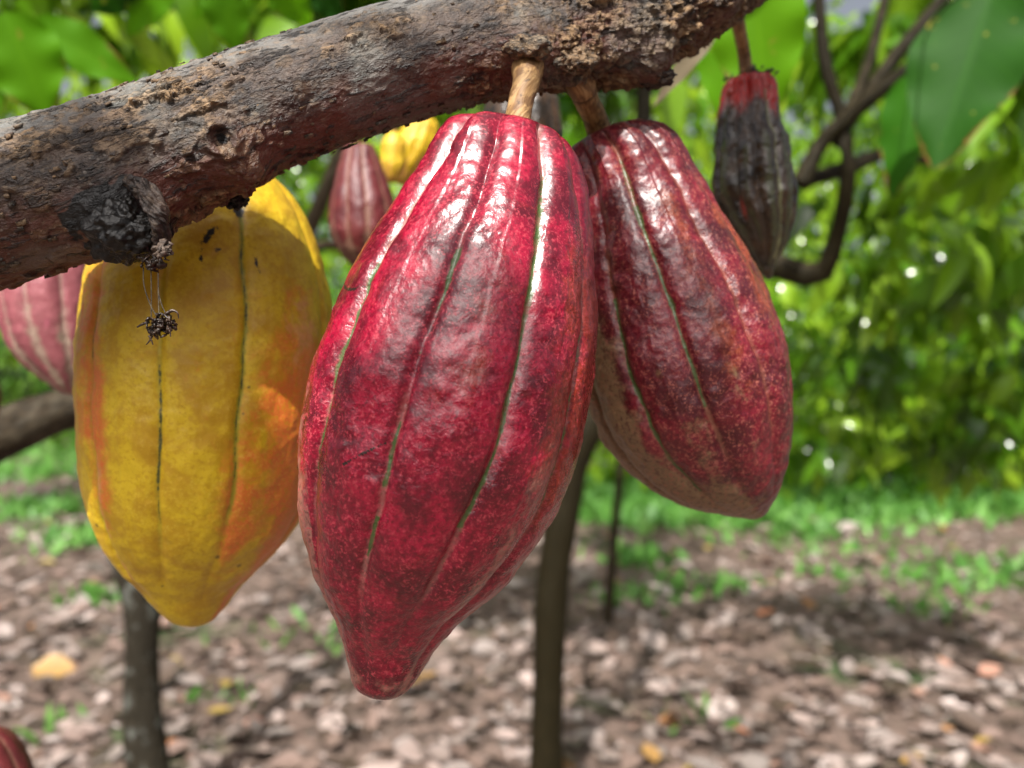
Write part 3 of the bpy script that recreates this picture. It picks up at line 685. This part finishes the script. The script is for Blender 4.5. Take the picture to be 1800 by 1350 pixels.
# ------------------------------------------------------------------ background trees
def cacao_tree(label, base, parts, crown=None, bark='bark_bg', group=None, seed=1):
    """parts: (name, rows of px,py,depth,radius px); crown: list of ellipsoids (px,py,d,rx,ry,rz,count,size)"""
    base = np.array(base); o = thing('cacao_tree', label, 'tree', base, group)
    rg = np.random.default_rng(seed)
    for nm, rws in parts:
        pts = [[*P(x, y, d), r/FPX*d] for x, y, d, r in rws]
        ob = tube(nm, pts, M[bark], o, 90, 24, .16, .8, base)
        me = ob.data; nv = len(me.vertices)
        for k in ('fk', 'wet'): me.attributes.new(k, 'FLOAT', 'POINT')
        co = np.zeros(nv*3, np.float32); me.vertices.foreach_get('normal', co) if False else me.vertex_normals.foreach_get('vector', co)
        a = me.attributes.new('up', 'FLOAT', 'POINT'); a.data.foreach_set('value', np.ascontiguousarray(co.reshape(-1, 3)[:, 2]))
    if crown:
        PO, DI, LE, RN = [], [], [], []
        for (x, y, d, rx, ry, rz, cnt, size, bright) in crown:
            c = P(x, y, d)
            nc = max(3, cnt//14)
            dd = rg.normal(size=(nc, 3)); dd /= np.linalg.norm(dd, axis=1)[:, None]
            cc = c+dd*np.array([rx, ry, rz])*rg.uniform(.25, 1, (nc, 1))**.6
            for q in cc:
                tone = np.clip(bright+rg.normal()*.32, 0, 1)
                k = rg.integers(9, 19); td = rg.normal(size=3)*[1, 1, .3]; td /= np.linalg.norm(td); off = td*np.linspace(-1, 1, k)[:, None]*size*.9+rg.normal(size=(k, 3))*size*.13
                PO.append(q+off); a = rg.normal(size=(k, 3))*.38+np.array([0, 0, -.85])+td*.45
                DI.append(a); LE.append(size*rg.uniform(.6, 1.35, k)); RN.append(np.clip(tone+rg.normal(size=k)*.14, 0, 1))
        PO, DI, LE, RN = np.vstack(PO), np.vstack(DI), np.concatenate(LE), np.concatenate(RN)
        NR = rg.normal(size=PO.shape)*.6+np.array([0, -.5, .8])
        co, q, at = leaf_batch(PO-base, DI, NR, LE, LE*.19, RN, 6, 3)
        mk('crown', co, q, M['leaf_bg'], o, at)
    return o

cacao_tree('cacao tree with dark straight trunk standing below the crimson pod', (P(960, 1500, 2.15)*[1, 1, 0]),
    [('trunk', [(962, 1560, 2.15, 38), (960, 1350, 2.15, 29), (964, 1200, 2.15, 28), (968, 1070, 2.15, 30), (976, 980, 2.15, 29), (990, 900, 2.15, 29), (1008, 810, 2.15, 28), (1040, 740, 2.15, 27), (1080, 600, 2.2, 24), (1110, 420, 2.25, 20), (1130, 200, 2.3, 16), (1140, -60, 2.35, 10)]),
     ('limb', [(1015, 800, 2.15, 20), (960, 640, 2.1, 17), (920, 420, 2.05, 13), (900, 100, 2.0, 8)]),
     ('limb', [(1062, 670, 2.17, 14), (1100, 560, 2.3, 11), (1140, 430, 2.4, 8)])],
    [(1010, 40, 2.6, .8, .45, .30, 260, .22, .45), (1150, -560, 2.2, 1.2, .9, .2, 300, .22, .5)], 'bark_dark', seed=2)  # upper crown cluster is out of view, added to dapple the ground
cacao_tree('cacao tree with lichen blotched dark trunk under the yellow pod', (P(262, 1480, 2.2)*[1, 1, 0]),
    [('trunk', [(290, 1560, 2.2, 50), (262, 1350, 2.2, 36), (250, 1250, 2.2, 31), (250, 1150, 2.2, 29), (248, 1070, 2.2, 30), (222, 970, 2.2, 30), (200, 860, 2.2, 28), (205, 700, 2.2, 24), (280, 500, 2.35, 20), (430, 250, 2.6, 16), (640, -40, 2.9, 11)]),
     ('limb', [(206, 700, 2.2, 15), (330, 520, 2.4, 11), (420, 420, 2.6, 7)]), ('limb', [(250, 560, 2.3, 13), (170, 420, 2.4, 10), (60, 350, 2.5, 6)])],
    [(300, -40, 2.6, .9, .45, .28, 260, .22, .5), (500, -620, 2.4, 1.3, .6, .2, 420, .22, .5)], 'bark_lichen', seed=3)  # second cluster sits above the frame, added for dappled shade on the ground
cacao_tree('slim leaning cacao sapling stem standing right of the dark straight trunk', (P(1072, 1090, 4.26)*[1, 1, 0]),
    [('trunk', [(1068, 1095, 4.26, 9), (1078, 960, 4.26, 8), (1090, 830, 4.26, 7.5), (1100, 700, 4.26, 7), (1120, 500, 4.3, 7), (1130, 330, 4.3, 4)]), ('limb', [(1105, 640, 4.28, 6), (1190, 480, 4.3, 5), (1230, 380, 4.3, 3)])],
    [(1130, 300, 4.4, .7, .4, .5, 300, .2, .6)], 'bark_bg', seed=5)
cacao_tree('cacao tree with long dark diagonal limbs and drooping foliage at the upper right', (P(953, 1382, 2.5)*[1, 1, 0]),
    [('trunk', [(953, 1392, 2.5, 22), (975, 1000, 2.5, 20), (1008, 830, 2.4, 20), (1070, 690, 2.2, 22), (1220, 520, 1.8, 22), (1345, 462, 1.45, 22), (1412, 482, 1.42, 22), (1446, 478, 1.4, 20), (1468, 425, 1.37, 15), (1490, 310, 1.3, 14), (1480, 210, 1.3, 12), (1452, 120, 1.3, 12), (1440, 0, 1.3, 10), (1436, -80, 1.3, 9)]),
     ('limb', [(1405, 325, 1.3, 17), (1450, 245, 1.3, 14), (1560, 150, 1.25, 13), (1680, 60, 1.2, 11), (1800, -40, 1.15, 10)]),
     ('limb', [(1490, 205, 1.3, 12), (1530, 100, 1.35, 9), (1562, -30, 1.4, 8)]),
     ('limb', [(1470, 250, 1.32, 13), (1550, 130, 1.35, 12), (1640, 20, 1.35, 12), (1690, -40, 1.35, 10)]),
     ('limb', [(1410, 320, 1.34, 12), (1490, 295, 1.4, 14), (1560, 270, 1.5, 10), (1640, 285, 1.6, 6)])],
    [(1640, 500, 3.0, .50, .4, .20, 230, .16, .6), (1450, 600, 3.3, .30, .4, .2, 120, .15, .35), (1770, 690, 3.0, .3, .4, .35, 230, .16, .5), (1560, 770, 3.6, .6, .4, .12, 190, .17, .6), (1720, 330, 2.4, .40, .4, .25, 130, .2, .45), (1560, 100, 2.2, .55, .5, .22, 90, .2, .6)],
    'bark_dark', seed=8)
cacao_tree('leaning thin cacao trunk seen behind the dull red pod', (P(256, 1290, 2.9)*[1, 1, 0]),
    [('trunk', [(256, 1290, 2.9, 14), (262, 1120, 2.8, 14), (320, 930, 2.7, 13), (480, 560, 2.0, 13), (545, 400, 1.6, 14), (578, 320, 1.5, 13), (612, 235, 1.45, 12), (680, 90, 1.4, 11), (720, -40, 1.4, 10)]),
     ('limb', [(520, 450, 1.85, 9), (575, 430, 1.9, 9), (640, 445, 2.0, 8), (760, 420, 2.2, 6)])],
    [(600, 20, 2.6, .7, .4, .3, 260, .2, .6)], 'bark_bg', seed=9)

lb = thing('tree_branch', 'grey mottled branch out of focus entering from the left edge behind the yellow pod', 'branch', P(0, 765, .85))
ob = tube('bark', [[*P(-160, 850, .85), 50/FPX*.85], [*P(-60, 795, .85), 46/FPX*.85], [*P(30, 752, .86), 43/FPX*.86], [*P(110, 722, .88), 38/FPX*.88], [*P(220, 700, .92), 40/FPX*.9], [*P(330, 670, .98), 36/FPX*.9]], M['bark_bg'], lb, 200, 60, .16, .8, P(0, 765, .85))
me = ob.data
for k in ('fk', 'wet'): me.attributes.new(k, 'FLOAT', 'POINT')
a = me.attributes.new('up', 'FLOAT', 'POINT'); a.data.foreach_set('value', np.full(len(me.vertices), .35, np.float32))

# ------------------------------------------------------------------ ground
gx = np.linspace(-30, 30, 181); gy = np.concatenate([np.linspace(-4, 12, 161), np.linspace(12.4, 60, 60)])
X, Y = np.meshgrid(gx, gy)
def gh(x, y):
    s = np.stack([x*.7, y*.7, x*0], -1)
    return .07*fbm(s, 3)*np.clip((y-1)/3, 0, 1)+.012*fbm(s*6, 2)
Z = gh(X, Y)
g = mk('ground', np.stack([X, Y, Z], -1).reshape(-1, 3), grid_quads(len(gy), len(gx), False)[:, ::-1][:, [0, 1, 2, 3]], M['soil'])
tag(g, 'brown soil under fallen leaves', kind='structure')

def px2g(x, y):
    d = CAMZ*FPX/(y-CY); return np.array([(x-CX)/FPX*d, d])
K = 26000
yy = 1.6+np.power(rng.random(K), 1.5)*13; xx = (rng.random(K)*2-1)*(1.3+yy*.78)
pos = np.stack([xx, yy, gh(xx, yy)+.004+rng.random(K)*.035], 1)
ang = rng.random(K)*2*np.pi; di = np.stack([np.cos(ang), np.sin(ang), rng.normal(size=K)*.22], 1)
nr = np.stack([rng.normal(size=K)*.35, rng.normal(size=K)*.35-.1, np.ones(K)], 1)
L = .022+.12*rng.random(K)**2.3
big = (rng.random(K) < .022) & (rn < .72); L[big] = rng.uniform(.12, .21, big.sum()); pos[big, 2] += .02
WF = rng.uniform(.18, .40, K); WF[rng.random(K) < .09] = .035
rn = np.clip(rng.beta(1.6, 1.6, K)*.95, 0, 1); sel = rng.random(K) < .03; rn[sel] = rng.uniform(.93, 1, sel.sum())
co, q, at = leaf_batch(pos, di, nr, L, L*WF, rn, 5, 3, fold=.38, droop=-.14)
o = mk('leaf_litter', co, q, M['litter'], attrs=at); tag(o, 'carpet of fallen brown and grey leaves over the soil', 'leaf litter', 'stuff')
# grass and low green plants
GP = []
def patch(x, y, r, n): 
    c = px2g(x, y); p = rng.normal(size=(n, 2))*r*np.array([1, .8])+c; GP.append(p)
for (x, y, r, n) in [(1100, 1060, .12, 90), (1115, 985, .16, 110), (1440, 1010, .14, 50), (1640, 1085, .12, 60), (1600, 1030, .2, 60), (1500, 965, .3, 60), (1030, 900, .35, 300),
                     (60, 900, .35, 320), (170, 960, .25, 260), (100, 1290, .07, 30), (560, 1120, .2, 40), (170, 1060, .15, 60), (420, 1230, .08, 30), (1230, 1040, .2, 90), (40, 840, .6, 250), (1750, 1010, .3, 150), (1320, 930, .35, 200), (1220, 1290, .08, 26)]:
    patch(x, y, r, n)
for i in range(190):
    x = 990+rng.random()*900; patch(x, 884+rng.normal()*15, .34, 120)
for i in range(30):
    x = -100+rng.random()*1000; patch(x, 800+rng.normal()*10, .8, 60)
gp = np.vstack(GP); gp = gp[(gp[:, 1] > 1.8) & (gp[:, 1] < 18)]; K = len(gp)
pos = np.stack([gp[:, 0], gp[:, 1], gh(gp[:, 0], gp[:, 1])], 1)
di = np.stack([rng.normal(size=K)*.55, rng.normal(size=K)*.55, np.ones(K)*.8], 1); nr = rng.normal(size=(K, 3))+np.array([0, -.6, .3])
keep = rng.random(K) < np.clip(gp[:, 1]/7, .35, 1)
pos, di, nr, gp = pos[keep], di[keep], nr[keep], gp[keep]; K = len(gp)
L = rng.uniform(.02, .085, K)*(.7+.26*gp[:, 1])
co, q, at = leaf_batch(pos, di, nr, L, L*rng.uniform(.10, .26, K), np.clip(rng.normal(size=K)*.22+.55, 0, 1), 5, 3, fold=.2, droop=.25)
o = mk('grass', co, q, M['grass'], attrs=at); tag(o, 'low green weeds and grass growing in patches among the dead leaves', 'grass', 'stuff')
# orange stick at right
st = px2g(1765, 1150); so = np.array([st[0], st[1], .05])
s = thing('fallen_twig', 'short orange brown fallen twig on the leaf litter at the right edge', 'twig', so)
ob = tube('wood', [[*P(1715, 1128, 3.6), .006], [*P(1765, 1152, 3.6), .011], [*P(1830, 1172, 3.6), .010]], M['dry_leaf'], s, 20, 10, .2, 2, so)
s.location.z = so[2]

# ------------------------------------------------------------------ foliage mass behind
def mass(name, label, boxes, mat_, seed, size, wr=.2, cat='foliage'):
    rg = np.random.default_rng(seed); PO, LE, RN, DI = [], [], [], []
    for (x0, x1, y0, y1, z0, z1, cnt, br) in boxes:
        nc = cnt//30
        c = np.stack([rg.uniform(x0, x1, nc), rg.uniform(y0, y1, nc), rg.uniform(z0, z1, nc)], 1)
        for q in c:
            tone = np.clip(br+rg.normal()*.4, 0, 1); k = 30
            td = rg.normal(size=3)*[1, 1, .35]; td /= np.linalg.norm(td)
            off = td*rg.uniform(-1, 1, (k, 1))*size*2.6+rg.normal(size=(k, 3))*size*.75
            PO.append(q+off); LE.append(size*rg.uniform(.5, 1.25, k)); RN.append(np.clip(tone+rg.normal(size=k)*.13, 0, 1))
            DI.append(rg.normal(size=(k, 3))*.45+np.array([0, 0, -.8])+td*.5)
    PO, LE, RN, DI = np.vstack(PO), np.concatenate(LE), np.concatenate(RN), np.vstack(DI)
    ok = PO[:, 2] > .05; PO, LE, RN, DI = PO[ok], LE[ok], RN[ok], DI[ok]
    NR = rg.normal(size=PO.shape)*.6+np.array([0, -.5, .8])
    co, q, at = leaf_batch(PO, DI, NR, LE, LE*wr, RN, 5, 3)
    o = mk(name, co, q, mat_, attrs=at); tag(o, label, cat, 'stuff'); return o
mass('foliage', 'blurred mass of sunlit green leaves filling the space behind the pods', [(-6, 1.5, 5.2, 8.5, 1.9, 4.6, 5600, .66), (1.6, 8, 6.4, 9.4, .7, 5.2, 9300, .55), (-8, 2, 13, 15, .4, 3.6, 4500, .5), (-1, 7, 8, 10, 0.2, 1.2, 3300, .55)], M['leaf_bg'], 21, .19, .24)
mass('woods', 'far thicket of green trees closing the view', [(-14, 14, 15.5, 20, .2, 7, 12000, .42)], M['leaf_far'], 22, .36, .25)

# ------------------------------------------------------------------ unseen leaves added overhead to cast dappled shade on the pods
SUN_EL, SUN_AZ = 49, 192     # azimuth clockwise from +Y; 180 = behind the camera
sd = np.array([math.sin(R(SUN_AZ))*math.cos(R(SUN_EL)), math.cos(R(SUN_AZ))*math.cos(R(SUN_EL)), math.sin(R(SUN_EL))])
o_ = P(860, 500, .3)+sd*1.25+np.array([0, 0, .05])
tw = thing('leafy_twig', 'cacao twig overhead whose leaves dapple the light falling on the pods', 'twig', o_)
tube('stem', [[*(o_+np.array([-.28, .02, .05])), .004], [*(o_+np.array([0, 0, .03])), .003], [*(o_+np.array([.3, -.02, .02])), .002]], M['bark_dark'], tw, 30, 10, .1, 2, o_)
rgo = np.random.default_rng(11); PO, DI, LE, WI = [], [], [], []
for (x, y, d, L_, W_) in [(620, 1130, .28, .11, .028), (690, 980, .26, .08, .018), (850, 960, .27, .10, .024), (760, 1090, .27, .10, .028), (945, 770, .28, .08, .014),
                          (1080, 540, .33, .09, .014), (1190, 650, .32, .09, .024), (1150, 810, .33, .09, .028), (1255, 840, .33, .07, .014),
                          (340, 860, .33, .10, .026), (340, 1010, .35, .10, .03), (330, 700, .33, .08, .016), (1320, 300, .45, .14, .03), (1340, 200, .45, .1, .02)]:
    t_ = 1.25+rgo.uniform(-.12, .12); c = P(x, y, d)+sd*t_
    a = rgo.normal()*.5; e1 = np.array([math.cos(SUN_AZ*math.pi/180), -math.sin(SUN_AZ*math.pi/180), 0]); e2 = np.cross(sd, e1)
    dr = e1*math.sin(a)-e2*math.cos(a)*np.sign(np.dot(e2, [0, 0, 1])); dr = dr/np.linalg.norm(dr)
    PO.append(c-dr*L_*.5); DI.append(dr); LE.append(L_); WI.append(W_)
co, q, at = leaf_batch(np.array(PO), np.array(DI), np.tile(sd, (len(PO), 1)), LE, WI, rgo.random(len(PO)), 14, 7, .15, .05)
npt = 14*7; qn = 13*6
for i in range(len(PO)):
    mk('leaf', co[i*npt:(i+1)*npt]-o_, q[:qn], M['leaf'], tw, {k: v_[i*npt:(i+1)*npt] for k, v_ in at.items()})
# ------------------------------------------------------------------ camera, light
cam = bpy.data.cameras.new('camera'); co_ = bpy.data.objects.new('camera', cam); COL.objects.link(co_)
co_.location = (0, 0, CAMZ); co_.rotation_euler = (R(90), 0, 0)
cam.sensor_width = 36; cam.lens = 36*FPX/1800; cam.clip_start = .02; cam.clip_end = 500
cam.dof.use_dof = True; cam.dof.focus_distance = .274; cam.dof.aperture_fstop = 6.6
scene.camera = co_
sl = bpy.data.lights.new('sun', 'SUN'); so_ = bpy.data.objects.new('sun', sl); COL.objects.link(so_)
sl.energy = 4.9; sl.angle = R(.5); sl.color = (1, .96, .90)
so_.rotation_euler = Vector(sd).to_track_quat('Z', 'Y').to_euler(); so_.location = (0, -2, 6)
w = bpy.data.worlds.new('World'); scene.world = w; w.use_nodes = True
nt = w.node_tree; sky = nt.nodes.new('ShaderNodeTexSky'); sky.sky_type = 'NISHITA'; sky.sun_disc = False
sky.sun_elevation = R(SUN_EL); sky.sun_rotation = R(SUN_AZ); sky.dust_density = 7; sky.air_density = .8
hs = nt.nodes.new('ShaderNodeHueSaturation'); hs.inputs['Saturation'].default_value = .4; nt.links.new(sky.outputs[0], hs.inputs['Color'])
bg = nt.nodes['Background']; bg.inputs[1].default_value = .108; nt.links.new(hs.outputs[0], bg.inputs[0])
scene.view_settings.view_transform = 'Standard'; scene.view_settings.look = 'None'
scene.view_settings.exposure = 0.65; scene.view_settings.gamma = 1
scene.cycles.use_denoising = True
